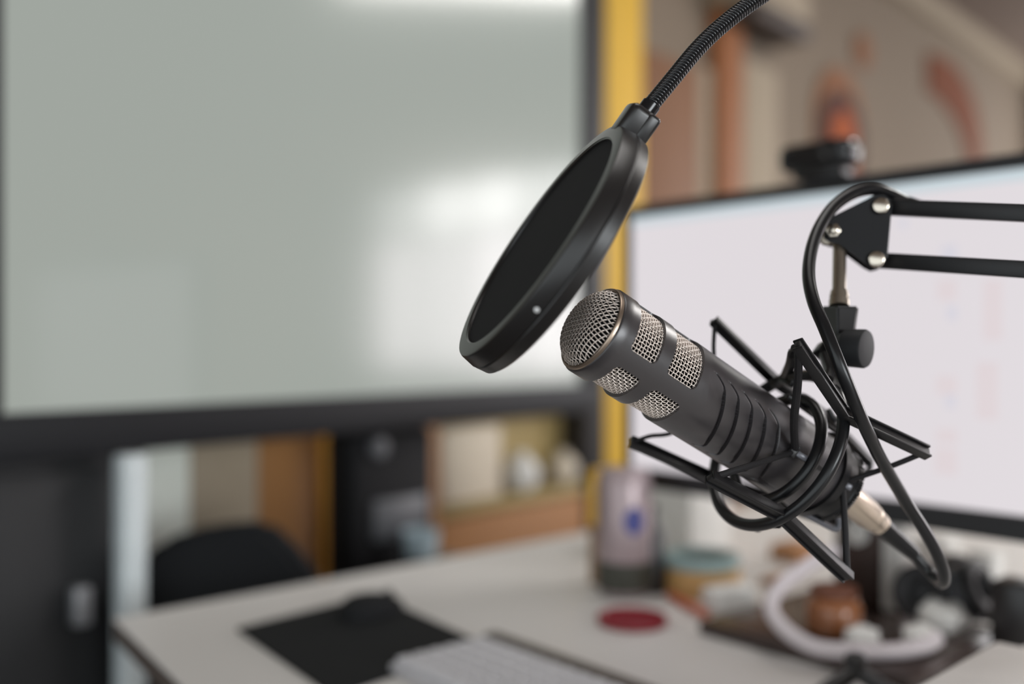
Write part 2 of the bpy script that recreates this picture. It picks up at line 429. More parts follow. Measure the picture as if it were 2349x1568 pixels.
m = MB(); c = V((sc_.x, sc_.y, sc_.z-.0016))-B2*.012; m.lathe(c, V((0, 0, 1)), [(0, .024), (.003, .028), (.04, .033), (.05, .034), (.05, .030), (.01, .025)], 32)
tag(obj('cup', m, M['bluegl']), 'pale blue cup on the black display stand', 'cup')
lc = wallpt(298, 1200, 1.33); m = MB(); m.box(V((lc.x, lc.y, .4515)), A2*.0175, B2*.0175, V((0, 0, .4515)), .004)
tag(obj('support_post', m, M['postw']), 'white square post propping the display between black cabinet and desk corner', 'post')

# office chair tucked at the desk end
cc = P(560, 1300, 1.46)
ch = thing('office_chair', 'black office chair behind the far left corner of the desk', 'chair', V((cc.x+.03, cc.y-.02, 0)))
m = MB(); n = 40; rows = []
wl, wr = P(318, 1210, 1.44), P(770, 1210, 1.44)
bx = (wr-wl); 
for fcy in (0, 1):
    pass
prof = [(-.5, -.46), (-.5, -.03), (-.40, .02), (-.15, .055), (.12, .065), (.24, .02), (.38, -.07), (.5, -.19), (.53, -.30), (.53, -.46)]
poly = [P(545, 1262, 1.44)+V((bx.x*x, 0, z*.58)) for x, z in prof]
m.prism(poly, V((0, .05, 0)))
bm_ = bmesh.new()
vs = [bm_.verts.new(p) for p in m.v]
for f in m.f: bm_.faces.new([vs[i] for i in f])
bmesh.ops.bevel(bm_, geom=bm_.edges[:], offset=.012, segments=3, affect='EDGES'); bm_.verts.index_update()
m = MB(); m.add([v.co.copy() for v in bm_.verts], [tuple(v.index for v in f.verts) for f in bm_.faces]); bm_.free()
obj('backrest', m, M['chair'], ch)
c0 = ORG[ch.name]
m = MB(); m.box(V((c0.x, c0.y+.02, .47)), V((.12, 0, 0)), V((0, .09, 0)), V((0, 0, .03)), .02, 3); obj('seat', m, M['chair'], ch)
m = MB(); m.tube([V((c0.x, c0.y, .05)), V((c0.x, c0.y, .45))], .025, 14); obj('gas_post', m, M['gloss'], ch)
m = MB()
for k in range(5):
    an = 2*PI*k/5+.3; m.bar(V((c0.x, c0.y, .07)), V((c0.x+.13*math.cos(an), c0.y+.10*math.sin(an), .05)), .035, .025, V((0, 0, 1)), .005)
    m.sphere(V((c0.x+.13*math.cos(an), c0.y+.10*math.sin(an), .025)), .024, 14, 8)
obj('star_base', m, M['gloss'], ch)

# ------------------------------------------------------------------ desks
P1 = V((-.461, 1.153, 0)); AD = V((.746, .666, 0)).normalized(); NB = V((.565, -.825, 0)).normalized()
P2 = P1+AD*.80
dk = thing('desk', 'white office desk with dark edge under the microphone', 'desk', P1+AD*.4+NB*.8)
def slab(poly, z0_, z1_):
    m = MB(); m.prism([V((p.x, p.y, z0_)) for p in poly], V((0, 0, z1_-z0_))); return m
poly = [P1, P2, P2+NB*1.7, P1+NB*1.7]
obj('desktop', slab(poly, DESK-.003, DESK), M['desk'], dk)
obj('edge_band', slab(poly, DESK-.025, DESK-.0032), M['edge'], dk)
for p in (P1+AD*.06+NB*.08, P2-AD*.06+NB*.08, P1+AD*.06+NB*1.62, P2-AD*.06+NB*1.62):
    m = MB(); m.box(V((p.x, p.y, (DESK-.026)/2)), AD*.02, NB*.02, V((0, 0, (DESK-.026)/2)), .002); obj('leg', m, M['postw'], dk)
Q1 = P1+AD*.806; Q2 = P1+AD*1.5
d2 = thing('desk', 'white desk pushed against the back of the front desk, behind the monitor', 'desk', Q1+AD*.35+NB*.8)
poly = [Q1+NB*.02, Q2+NB*.02, Q2+NB*1.7, Q1+NB*1.7]
obj('desktop', slab(poly, DESK-.025, DESK), M['desk'], d2)
for p in (Q1+AD*.06+NB*.12, Q2-AD*.06+NB*.12, Q1+AD*.06+NB*1.62, Q2-AD*.06+NB*1.62):
    m = MB(); m.box(V((p.x, p.y, (DESK-.026)/2)), AD*.02, NB*.02, V((0, 0, (DESK-.026)/2)), .002); obj('leg', m, M['postw'], d2)

# mouse pad, mouse, keyboard
pa, pb, pc = D(545, 1447), D(858, 1368), D(1108, 1482)
pd = pa+(pc-pb)
m = MB(); m.prism([V((p.x, p.y, DESK+.0003)) for p in (pa, pb, pc, pd)], V((0, 0, .0035)))
tag(obj('mouse_pad', m, M['matblack']), 'black rectangular mouse pad on the white desk', 'mouse pad')
mc = D(852, 1402, DESK+.004); ax = (pb-pa).normalized(); ay = (pc-pb).normalized()
t = thing('computer_mouse', 'black computer mouse at the far corner of the mouse pad', 'mouse', V((mc.x, mc.y, DESK+.0038)))
def mousebm(l, w_, h, y0=-1.0, y1=1.0):
    m = MB(); nu, nv = 24, 16; vs = []
    for i in range(nu+1):
        for j in range(nv+1):
            u = -1+2*i/nu; an = PI*j/nv
            uu = max(y0, min(y1, u))
            ww = w_*(max(1-abs(uu)**3.2, 0))**.5
            hh = h*(max(1-abs(uu*1.0)**2.6, 0))**.5*(1-.25*uu)
            vs.append(V((mc.x, mc.y, DESK+.004))+ax*(uu*l)+ay*(math.cos(an)*ww)+V((0, 0, max(math.sin(an), 0)**.7*hh)))
    fs = [(i*(nv+1)+j, i*(nv+1)+j+1, (i+1)*(nv+1)+j+1, (i+1)*(nv+1)+j) for i in range(nu) for j in range(nv)]
    m.add(vs, fs); return m
obj('shell', mousebm(.046, .031, .022), M['matblack'], t)
m = MB(); m.torus(V((mc.x, mc.y, DESK+.0175))+ax*.026, ay, .0055, .0028, 24, 8); obj('scroll_wheel', m, M['rubber'], t)

kc = D(1118, 1486); kx = (V((.65, -.76, 0))).normalized(); ky = V((-.76, -.65, 0)).normalized()
kb = thing('keyboard', 'pale keyboard with taupe rear strip beside the mouse pad', 'keyboard', V((kc.x, kc.y, DESK))+kx*.15+ky*.06)
def kp(u, v, z): return V((kc.x, kc.y, DESK+z))+kx*u+ky*v
m = MB(); m.box(kp(.18, .065, .0055), kx*.18, ky*.058, V((0, 0, .005)), .003); obj('base', m, M['keyw'], kb)
m = MB(); m.box(kp(.18, -.002, .009), kx*.18, ky*.0095, V((0, 0, .0085)), .003); lab(obj('rear_strip', m, M['taupe'], kb), 'taupe strip along the rear edge')
m = MB()
for r_ in range(6):
    for q in range(17):
        m.box(kp(.014+.0205*q, .018+.0185*r_, .0135), kx*.0088, ky*.0078, V((0, 0, .003)), .0015, 1)
obj('keys', m, M['keyw'], kb)

# red lid
c = D(1450, 1428); c.z = DESK+.0005
m = MB(); m.lathe(c, V((0, 0, 1)), [(0, .038), (.001, .0395), (.006, .04), (.0075, .0395), (.008, .037), (.0045, .0355), (.004, .001)], 56)
tag(obj('jar_lid', m, M['red']), 'round dark red lid lying on the white desk', 'lid')

# can, dark bottle, yellow-capped bottle
c = D(1432, 1362); c.z = DESK+.0005
t = thing('drink_can', 'mauve silver can with a blue dot, left of the monitor', 'can', c)
m = MB(); m.lathe(c, V((0, 0, 1)), [(0, .026), (.003, .031), (.012, .0345), (.142, .0345), (.152, .0315), (.156, .0295), (.159, .0295), (.160, .027)], 48); obj('body', m, M['canb'], t)
m = MB(); m.lathe(c, V((0, 0, 1)), [(.008, .0338), (.012, .0349), (.045, .0349)], 48, cap=(False, False)); lab(obj('lower_print', m, M['canlow'], t), 'dark green brown print round the bottom')
m = MB()
vc = (V((0, 0, 0))-V((c.x, c.y, 0))).normalized(); sd = vc.cross(V((0, 0, 1)))
vs = []; fs = []
for i in range(13):
    for j in range(13):
        u = -1+2*i/12; v_ = -1+2*j/12
        x = u*math.sqrt(1-v_*v_/2); y = v_*math.sqrt(1-u*u/2)
        an = .36-x*.38
        dr_ = vc*math.cos(an)+sd*(-math.sin(an))
        vs.append(V((c.x, c.y, c.z+.098+y*.017))+dr_*.0352)
for i in range(12):
    for j in range(12): fs.append((i*13+j, i*13+j+1, (i+1)*13+j+1, (i+1)*13+j))
m.add(vs, fs); lab(obj('round_mark', m, M['canl'], t), 'round blue dot')
c = D(1496, 1358); c.z = DESK+.0005
m = MB(); m.lathe(c, V((0, 0, 1)), [(0, .015), (.002, .0165), (.075, .0165), (.09, .009), (.10, .007), (.112, .007), (.113, .004)], 32)
tag(obj('small_bottle', m, M['dark']), 'small black bottle touching the right side of the mauve can', 'bottle')
c = P(1374, 1340, 1.32); c.z = DESK+.0005
t = thing('glue_bottle', 'slim brown bottle with a tall yellow cap behind the mauve can', 'bottle', c)
m = MB(); m.lathe(c, V((0, 0, 1)), [(0, .011), (.002, .0125), (.078, .0125)], 28); obj('body', m, M['ochre'], t)
m = MB(); m.lathe(c, V((0, 0, 1)), [(.0785, .0145), (.08, .015), (.145, .0142), (.152, .011), (.153, .004)], 28); lab(obj('cap', m, M['yellow'], t), 'yellow cap')

# white box behind, tape rolls, adapter, marker
c = P(1578, 1200, 1.56); m = MB(); m.box(V((c.x, c.y, DESK+.0605)), AD*.05, NB*.05, V((0, 0, .06)), .003)
tag(obj('carton', m, M['paper']), 'white carton behind the lower left corner of the monitor', 'box')
def ring(c, r0, r1, z0_, h):
    m = MB(); m.lathe(V((c.x, c.y, z0_)), V((0, 0, 1)), [(0, r0), (0, r1-.001), (.001, r1), (h-.001, r1), (h, r1-.001), (h, r0), (0, r0)], 56, cap=(False, False)); return m
c = D(1612, 1358)
tag(obj('tape_roll', ring(c, .036, .048, DESK+.0005, .034), M['tan']), 'tan roll of packing tape under the teal roll', 'tape')
tag(obj('tape_roll', ring(c+V((-.002, .002, 0)), .036, .0495, DESK+.0352, .014), M['teal']), 'teal roll of tape stacked on the tan roll', 'tape')
c = D(1672, 1398); m = MB(); m.box(V((c.x, c.y, DESK+.0145)), V((.028, .012, 0)), V((-.006, .014, 0)), V((0, 0, .014)), .005, 3)
tag(obj('power_adapter', m, M['paper']), 'small white block in front of the tape rolls', 'adapter')
m = MB(); q0, q1 = D(1532, 1372), D(1622, 1422); q0.z = q1.z = DESK+.0055
m.tube([q0, q0.lerp(q1, .06), q0.lerp(q1, .94), q1], [.003, .005, .005, .0035], 16)
tag(obj('marker_pen', m, M['orange']), 'orange marker lying between the red lid and the tape rolls', 'pen')

# ------------------------------------------------------------------ monitor
ML = V((.1623, 1.346, 0)); MD = V((.654, -.757, 0)).normalized(); MN = V((MD.y, -MD.x, 0))   # MN faces the camera side
if MN.y > 0: MN = -MN
MW, mz0, mz1 = .597, .892, 1.228
def mp(s, dn, z): return ML+MD*s+MN*dn+V((0, 0, z))
mo = thing('computer_monitor', 'large monitor showing a bright pale spreadsheet behind the microphone', 'monitor', mp(.3, -.03, DESK))
m = MB(); m.box(mp(MW/2, -.022, (mz0+mz1)/2-.005), MD*(MW/2+.011), MN*.02, V((0, 0, (mz1-mz0)/2+.02)), .004); obj('housing', m, M['bezel'], mo)
m = MB()
for (sa, sb_, za, zb) in ((-.012, MW+.012, mz1, mz1+.015), (-.012, MW+.012, mz0-.026, mz0), (-.012, 0, mz0, mz1), (MW, MW+.012, mz0, mz1)):
    m.box(mp((sa+sb_)/2, .001, (za+zb)/2), MD*((sb_-sa)/2), MN*.003, V((0, 0, (zb-za)/2)), .001, 1)
obj('bezel', m, M['bezel'], mo)
m = MB(); m.box(mp(MW/2, -.001, (mz0+mz1)/2), MD*(MW/2), MN*.001, V((0, 0, (mz1-mz0)/2))); scn = lab(obj('screen', m, M['msc'], mo), 'bright pale lit screen')
def mon_uv(px, py):
    r = (px-1174.5)/FPX
    t_ = (ML.x-r*ML.y)/(r*MD.y-MD.x); d = ML.y+MD.y*t_
    return t_, CZ-(py-784)/FPX*d
def cell(px0, py0, px1, py1, mt, nm='spreadsheet_cell'):
    s0, z_0 = mon_uv(px0, py1); s1, z_1 = mon_uv(px1, py0)
    m = MB(); m.box(mp((s0+s1)/2, .0004, (z_0+z_1)/2), MD*((s1-s0)/2), MN*.0003, V((0, 0, (z_1-z_0)/2))); return obj(nm, m, mt, scn)
cell(2150, 640, 2195, 690, M['cellp']); cell(2172, 700, 2196, 735, M['cellb']); cell(2148, 862, 2195, 905, M['cellp'])
cell(2168, 905, 2192, 935, M['cellb']); cell(2148, 985, 2196, 1015, M['cellp']); cell(2145, 1030, 2196, 1085, M['cellp'])
cell(2062, 500, 2082, 524, M['cellb']); cell(2255, 640, 2300, 780, M['cellp']); cell(2160, 560, 2196, 600, M['cellb'])
cell(2240, 830, 2290, 960, M['cellp'])
m = MB(); m.box(mp(MW/2, .0004, mz1-.006), MD*(MW/2), MN*.0003, V((0, 0, .006))); obj('toolbar', m, M['bar_'], scn)
# foot and neck
m = MB(); bq0 = D(1600, 1452); 
def md(p): return (p-ML).dot(MD), (p-ML).dot(MN)
s0, n0 = md(V((bq0.x, bq0.y, 0)))
m.box(mp(s0+.122, n0-.11, DESK+.0075), MD*.122, MN*.11, V((0, 0, .007)), .004, 2); lab(obj('foot', m, M['base'], mo), 'dark brown glossy foot plate')
nc = mp(.297, -.075, 0)
m = MB(); m.box(V((nc.x, nc.y, DESK+.134)), MD*.030, MN*.018, V((0, 0, .12)), .008, 3); nk = lab(obj('neck', m, M['base'], mo), 'dark brown neck')
m = MB(); m.box(V((nc.x, nc.y, DESK+.128))+MD*.043, MD*.0125, MN*.016, V((0, 0, .114)), .004, 2); lab(obj('neck_trim', m, M['white'], mo), 'white strip along the neck')
e = V((nc.x, nc.y, DESK+.100))+MN*.018+MD*.002
m = MB(); m.lathe(e, MN, [(0, .015), (.003, .015), (.004, .012)], 28); lab(obj('round_mark', m, M['white'], nk), 'white disc in place of the bright cable hole')  # white disc stands in for the bright view through the cable hole
# webcam
wc = mp(.292, .005, mz1+.0158)
t = thing('webcam', 'black webcam clipped on top of the monitor', 'webcam', wc)
m = MB(); m.box(wc+V((0, 0, .026))-MD*.004, MD*.046, MN*.018, V((0, 0, .016)), .012, 4); bd = obj('body', m, M['gloss'], t)
m = MB(); m.box(wc+V((0, 0, .006)), MD*.03, MN*.014, V((0, 0, .006)), .003); obj('clip', m, M['plastic'], t)
m = MB(); m.box(wc+V((0, 0, -.016))-MN*.052, MD*.022, MN*.004, V((0, 0, .022)), .002); m.box(wc+V((0, 0, .004))-MN*.032, MD*.022, MN*.022, V((0, 0, .003)), .001); obj('bracket', m, M['plastic'], t)
m = MB(); m.lathe(wc+V((0, 0, .028))+MN*.0175+MD*.022, MN, [(0, .012), (.003, .012), (.004, .009), (.002, .007), (.002, .001)], 28); obj('lens', m, M['gloss'], bd)

# ------------------------------------------------------------------ clutter on the right
lp = [(2150, 1462, .975), (2120, 1480, .965), (2050, 1497, .955), (1960, 1507, .955), (1870, 1484, .965), (1800, 1442, .985), (1768, 1392, 1.01), (1790, 1345, 1.03), (1845, 1302, 1.05), (1888, 1276, 1.06), (1915, 1262, 1.065)]
m = MB(); pts = [P(*q) for q in lp]
for p in pts: p.z = max(p.z, DESK+.0236)
m.tube(spline(pts, 10), .0078, 16)
tag(obj('cable_loop', m, M['cable']), 'thick white cable looped over the monitor foot', 'cable')
c = D(1912, 1448, DESK+.0148); c.z = DESK+.0148
t = thing('amber_jar', 'low amber jar inside the white cable loop', 'jar', c)
m = MB(); m.lathe(c, V((0, 0, 1)), [(0, .024), (.003, .028), (.026, .029), (.036, .025), (.038, .022)], 36); obj('body', m, M['amber'], t)
m = MB(); m.lathe(c, V((0, 0, 1)), [(.0385, .023), (.040, .0245), (.047, .0245), (.048, .022)], 36); lab(obj('lid', m, M['jarlid'], t), 'brown lid')
def crumple(c, r, seed, name, label, sc=(1, 1, .7)):
    rnd = random.Random(seed); bm = bmesh.new(); bmesh.ops.create_icosphere(bm, subdivisions=3, radius=r)
    for v in bm.verts:
        k = 1+rnd.uniform(-.16, .12); v.co = V((v.co.x*sc[0], v.co.y*sc[1], v.co.z*sc[2]))*k
    zm = min(v.co.z for v in bm.verts); bm.verts.index_update()
    m = MB(); m.add([c+v.co-V((0, 0, zm)) for v in bm.verts], [tuple(v.index for v in f.verts) for f in bm.faces]); bm.free()
    return tag(obj(name, m, M['paper'], ang=20), label, 'paper', 'crumpled paper balls')
crumple(V((*D(1978, 1492, DESK+.0148).xy, DESK+.0148)), .018, 1, 'crumpled_paper', 'crumpled white paper lying inside the white cable loop')
crumple(V((*D(2160, 1452, DESK+.0148).xy, DESK+.0148)), .024, 2, 'crumpled_paper', 'larger crumpled white paper beside the headphones')
crumple(V((*D(2112, 1492, DESK+.0148).xy, DESK+.0148)), .018, 3, 'crumpled_paper', 'small crumpled white paper between the cable end and the larger one')

# headphones
hp = P(2200, 1380, 1.03); hb = V((hp.x, hp.y, DESK))
t = thing('headphones', 'black and grey headphones lying under the right side of the monitor', 'headphones', hb)
for k, (px, py, dd) in enumerate(((2118, 1360, 1.07), (2228, 1352, 1.06))):
    c = P(px, py, dd); axn = V((-.5, -.75, .25)).normalized() if k == 0 else V((.55, -.6, .3)).normalized()
    m = MB(); m.lathe(c, axn, [(-.018, .016), (-.016, .027), (-.006, .031), (.0, .031)], 40); e = obj('earcup', m, M['gloss'] if k == 0 else M['greyp'], t)
    m = MB(); m.torus(c+axn*.007, axn, .022, .0095, 40, 12); m.lathe(c, axn, [(.0, .016), (.002, .016)], 24); obj('ear_cushion', m, M['cushion'], e)
m = MB(); pts = spline([P(2118, 1360, 1.088), P(2142, 1318, 1.10), P(2190, 1286, 1.105), P(2236, 1312, 1.09), P(2240, 1352, 1.075)], 10); m.tube(pts, .008, 12); obj('headband', m, M['cushion'], t)
m = MB(); pts = spline([P(2128, 1405, 1.08), P(2200, 1440, 1.08), P(2260, 1450, 1.08), P(2340, 1465, 1.05), P(2450, 1500, 1.0)], 8)
for p in pts: p.z = max(p.z, DESK+(.0185 if (p-ML).dot(MD) < .475 else .004))
m.tube(pts, .003, 8); obj('headphone_cord', m, M['rubber'], t)
c = P(2335, 1400, .99); m = MB(); m.box(V((c.x, c.y, DESK+.042)), MD*.02, MN*.02, V((0, 0, .0415)), .004)
tag(obj('pen_cup', m, M['dark']), 'dark square box right of the headphones', 'box')
# white case low right
cc0 = P(2284, 1470, .80); zc = cc0.z
e1_ = (P(2110, 1556, .70)-cc0); e1_.z = 0; e2_ = V((-e1_.y, e1_.x, 0)).normalized()
if e2_.x < 0: e2_ = -e2_
e1n = e1_.normalized()
t = thing('white_case', 'white flat-topped case with a lid seam at the lower right', 'case', V((cc0.x, cc0.y, DESK))+e1n*.09+e2_*.08)
hh = zc-DESK
m = MB(); m.box(V((cc0.x, cc0.y, DESK+.0005+(hh-.018)/2))+e1n*.09+e2_*.08, e1n*.088, e2_*.078, V((0, 0, (hh-.018)/2)), .004); obj('body', m, M['white'], t)
m = MB(); m.box(V((cc0.x, cc0.y, zc-.008))+e1n*.09+e2_*.08, e1n*.09, e2_*.08, V((0, 0, .0085)), .003); l_ = obj('lid', m, M['white'], t)
m = MB(); m.box(V((cc0.x, cc0.y, zc+.001))+e1n*.09+e2_*.086, e1n*.09, e2_*.064, V((0, 0, .0012)), .001); obj('inset', m, M['white'], l_)
# mini tripod
tc = P(1963, 1496, .88)
t = thing('mini_tripod', 'small black tripod with splayed legs in front of the white cable loop', 'tripod', V((tc.x, tc.y, DESK)))
m = MB(); m.lathe(tc-V((0, 0, .02)), V((0, 0, 1)), [(0, .008), (.002, .010), (.016, .010), (.019, .007)], 24); obj('hub', m, M['plastic'], t)
for an in (200, 320, 80):
    dv = V((math.cos(math.radians(an)), math.sin(math.radians(an)), 0))
    p1 = tc-V((0, 0, .018)); p2 = V((tc.x, tc.y, DESK+.004))+dv*.055
    m = MB(); m.tube([p1+dv*.004, p1.lerp(p2, .5)+dv*.006, p2], [.0075, .007, .006], 12); obj('leg', m, M['plastic'], t)
# back desk bits
def bbox_(px, py, d, sx, sy, sz, mt, name, label, cat, g=None):
    c = P(px, py, d); m = MB(); m.box(V((c.x, c.y, DESK+.0005+sz)), AD*sx, NB*sy, V((0, 0, sz)), .002)
    return tag(obj(name, m, mt), label, cat, g)
bbox_(1822, 1290, 1.47, .03, .025, .011, M['card'], 'cardboard_box', 'small brown cardboard piece on the back desk beneath the monitor', 'box')
bbox_(1790, 1330, 1.33, .03, .012, .004, M['card'], 'wood_ruler', 'flat brown strip on the desk in front of the cardboard piece', 'ruler')
bbox_(2150, 1240, 1.27, .022, .02, .036, M['paper'], 'paper_carton', 'small white carton under the right of the monitor', 'box')
bbox_(2262, 1250, 1.20, .018, .016, .034, M['paper'], 'paper_carton', 'white carton rightmost under the monitor edge', 'box')
bbox_(2100, 1290, 1.22, .02, .012, .008, M['red'], 'red_eraser', 'small red block below the cable by the headphones', 'eraser')

# ------------------------------------------------------------------ microphone
F = P(1368, 760, .54); T = P(1932, 1128, .618)
ax_ = (T-F).normalized()
mid = F.lerp(T, .5); vw = (V((0, 0, CZ))-mid).normalized()
e1 = (vw-ax_*vw.dot(ax_)).normalized(); e2 = e1.cross(ax_).normalized()
if e2.z < 0: e2 = -e2
def Mx(s, deg, r):
    a = math.radians(deg); return F+ax_*s+(e1*math.cos(a)+e2*math.sin(a))*r
RM = .0258
mic = thing('microphone', 'dark grey broadcast microphone with silver wire grille, tilted up in the shock mount', 'microphone', Mx(.1, 0, 0))
def mlathe(prof, seg=128, cap=(True, True), rfun=None):
    m = MB(); m.lathe(F, ax_, prof, seg, e1=e1, cap=cap, rfun=rfun); return m
# front frame with three pairs of rounded windows
def wincell(m, s0, s1, w0, w1, ths, half, crad):
    """cell of the shell between s0..s1 with window w0..w1, centred on angle ths (deg)"""
    sc, hs = (w0+w1)/2, (w1-w0)/2; hy = math.radians(half)*RM; Y = math.radians(60)*RM
    inner = []; outer = []
    segs = 10; ns, nl = 10, 40
    # go round: right side (+s), corner, +y side, corner, -s side, corner, -y side, corner
    hx = hs; cr = crad
    def push(i_, o_): inner.append(i_); outer.append(o_)
    X0, X1 = s0-sc, s1-sc
    for k in range(nl): y = -(hy-cr)+2*(hy-cr)*k/nl; push((hx, y), (X1, y))
    for k in range(segs):
        a = PI/2*k/segs; p = (hx-cr+cr*math.cos(a), hy-cr+cr*math.sin(a)); f = k/segs
        o_ = (X1, (hy-cr)+(Y-hy+cr)*min(f*2, 1)) if f <= .5 else (X1+((hx-cr)-X1)*(f*2-1), Y); push(p, o_)
    for k in range(ns): x = (hx-cr)-2*(hx-cr)*k/ns; push((x, hy), (x, Y))
    for k in range(segs):
        a = PI/2+PI/2*k/segs; p = (-hx+cr+cr*math.cos(a), hy-cr+cr*math.sin(a)); f = k/segs
        o_ = (-(hx-cr)+(X0+(hx-cr))*min(f*2, 1), Y) if f <= .5 else (X0, Y+((hy-cr)-Y)*(f*2-1)); push(p, o_)
    for k in range(nl): y = (hy-cr)-2*(hy-cr)*k/nl; push((-hx, y), (X0, y))
    for k in range(segs):
        a = PI+PI/2*k/segs; p = (-hx+cr+cr*math.cos(a), -hy+cr+cr*math.sin(a)); f = k/segs
        o_ = (X0, -(hy-cr)-(Y-hy+cr)*min(f*2, 1)) if f <= .5 else (X0+(-(hx-cr)-X0)*(f*2-1), -Y); push(p, o_)
    for k in range(ns): x = -(hx-cr)+2*(hx-cr)*k/ns; push((x, -hy), (x, -Y))
    for k in range(segs):
        a = 1.5*PI+PI/2*k/segs; p = (hx-cr+cr*math.cos(a), -hy+cr+cr*math.sin(a)); f = k/segs
        o_ = ((hx-cr)+(X1-(hx-cr))*min(f*2, 1), -Y) if f <= .5 else (X1, -Y+(-(hy-cr)+Y)*(f*2-1)); push(p, o_)
    n = len(inner); K = 6; loops = []
    for j in range(K+1):
        f = j/K; loops.append([(inner[i][0]*(1-f)+outer[i][0]*f, inner[i][1]*(1-f)+outer[i][1]*f, RM) for i in range(n)])
    pre = [[(inner[i][0], inner[i][1], .0218) for i in range(n)], [(inner[i][0], inner[i][1], RM-.0006) for i in range(n)]]
    loops[0] = [(inner[i][0]*.985+outer[i][0]*.015, inner[i][1]*.985+outer[i][1]*.015, RM) for i in range(n)]
    loops = pre+loops
    vs = []
    for lp_ in loops:
        for (x, y, r) in lp_: vs.append(Mx(sc+x, ths+math.degrees(y/RM), r))
    fs = []
    for j in range(len(loops)-1):
        for i in range(n):
            fs.append((j*n+i, j*n+(i+1) % n, (j+1)*n+(i+1) % n, (j+1)*n+i))
    m.add(vs, fs)
m = MB()
RIB = -8
for k in range(3):
    th = RIB+60+120*k
    wincell(m, .0045, .0311, .0090, .0270, th, 48, .0032)
    wincell(m, .0311, .0605, .0352, .0562, th, 48, .0032)
m.lathe(F, ax_, [(.0045, RM), (-.0012, RM), (-.0022, RM-.0005), (-.0026, RM-.0012), (-.0026, .0225)], 128, e1=e1, cap=(False, False))
obj('front_frame', m, M['powder'], mic, ang=40)
# bronze ring and dark inner lip
m = mlathe([(-.0024, .0250), (-.0036, .0249), (-.0044, .0244), (-.0046, .0238), (-.0042, .0233), (-.003, .0231), (-.001, .0231)], cap=(False, False)); lab(obj('front_ring', m, M['bronze'], mic), 'bronze metallic ring')
# woven grilles
def weave_cyl():
    m = MB(); R = .0233; amp = .00045; pitch = .00225; n_ax = 70
    s0, s1 = .0065, .0588; nr = int((s1-s0)/pitch)
    for i in range(n_ax):
        an = 360*i/n_ax; pts = []
        for j in range(nr*4+1):
            s = s0+pitch*j/4; ph = (j/4)*PI+PI*(i % 2)
            pts.append(Mx(s, an, R+amp*math.cos(ph)))
        m.tube(pts, .00033, 6, cap=False)
    for j in range(nr+1):
        s = s0+pitch*j; pts = []
        for i in range(n_ax*4):
            ph = (i/4)*PI+PI*(j % 2)+PI
            pts.append(Mx(s, 360*i/(n_ax*4), R+amp*math.cos(ph)))
        m.tube(pts, .00033, 6, closed=True)
    return m
lab(obj('side_grille', weave_cyl(), M['wire'], mic, ang=80), 'silver woven wire grille')
RD, HD = .0240, .0120
def domez(r): return HD*max(1-(min(r/RD, 1))**4.2, 0)
def weave_dome():
    m = MB(); pitch = .00205; amp = .00040; rot = math.radians(20)
    g1 = e1*math.cos(rot)-e2*math.sin(rot); g2 = e1*math.sin(rot)+e2*math.cos(rot)
    n = int(RD/pitch)
    for dirn in (0, 1):
        for i in range(-n, n+1):
            off = i*pitch; L = math.sqrt(max(RD*RD-off*off, 0))
            if L < pitch*.7: continue
            k = int(L/(pitch/4)); pts = []
            for j in range(-k, k+1):
                t_ = j*pitch/4; r = math.hypot(off, t_)
                ph = (t_/pitch)*PI+PI*(i % 2)+(PI if dirn else 0)
                q = (g1*t_+g2*off) if dirn == 0 else (g2*t_+g1*off)
                dz = domez(r)
                slope = (domez(r+.0003)-domez(max(r-.0003, 0)))/.0006
                nn = (-ax_ + (q.normalized()*(-slope) if r > 1e-6 else V((0, 0, 0)))).normalized()
                pts.append(F-ax_*(.0015+dz)+q+nn*(amp*math.cos(ph)))
            m.tube(pts, .00033, 6)
    return m
lab(obj('front_grille', weave_dome(), M['wire'], mic, ang=80), 'domed silver woven wire grille')
prof = [(-(.0002+domez(RD*k/20)), max(RD*k/20*.985, 1e-5)) for k in range(21)]
m = mlathe(prof+[(.004, .0217), (.059, .0217)], 64, cap=(False, True)); obj('foam_core', m, M['foam'], mic)
# body with grooves
G0 = [.0815, .0925, .1035, .1145, .1255]
def gro(s, r, an):
    a = math.degrees(an)
    if a > 180: a -= 360
    ac_ = 13; da = abs(a-ac_); hm = 52
    if da > hm+6: return r
    w = max(0, min(1, (hm-8-da)/16)); w = w*w*(3-2*w)
    wg = max(0, min(1, (hm+3-da)/3))
    hook = .0045*(max(da-hm*.72, 0)/(hm*.28))**2.2
    sh = s+hook-.00018*(a-ac_)
    q_ = max(da-hm*.72, 0)/(hm*.28); slope = .0045*2.2*q_**1.2/(math.radians(hm*.28)*.0256); nf = math.sqrt(1+slope*slope)
    o_ = 0.0
    for i, g in enumerate(G0):
        st_ = G0[i-1] if i else g-.013
        if st_+.0006 < sh < g+.0006:
            f = (sh-st_)/(g-st_)
            o_ = -.0017*(max(min(f, 1), 0))**1.6*w
        dg = abs(sh-g)/nf
        if dg < .0008: o_ -= .0013*wg*min(1, (.0008-dg)/.0003)
    return r+o_
ss = [.0605+.00022*k for k in range(330)]
RB = .0256
prof = [(s, RM+(RB-RM)*min((s-.0605)/.01, 1) - .0012*max(0, (s-.07)/.13)) for s in ss]
last = prof[-1]
prof += [(s, last[1]-.0003*(s-last[0])/.05) for s in (.140, .15, .16, .17, .174)]+[(.1745, .0236), (.180, .0236)]
m = mlathe(prof, 480, (False, True), gro); obj('body', m, M['powder'], mic, ang=60)
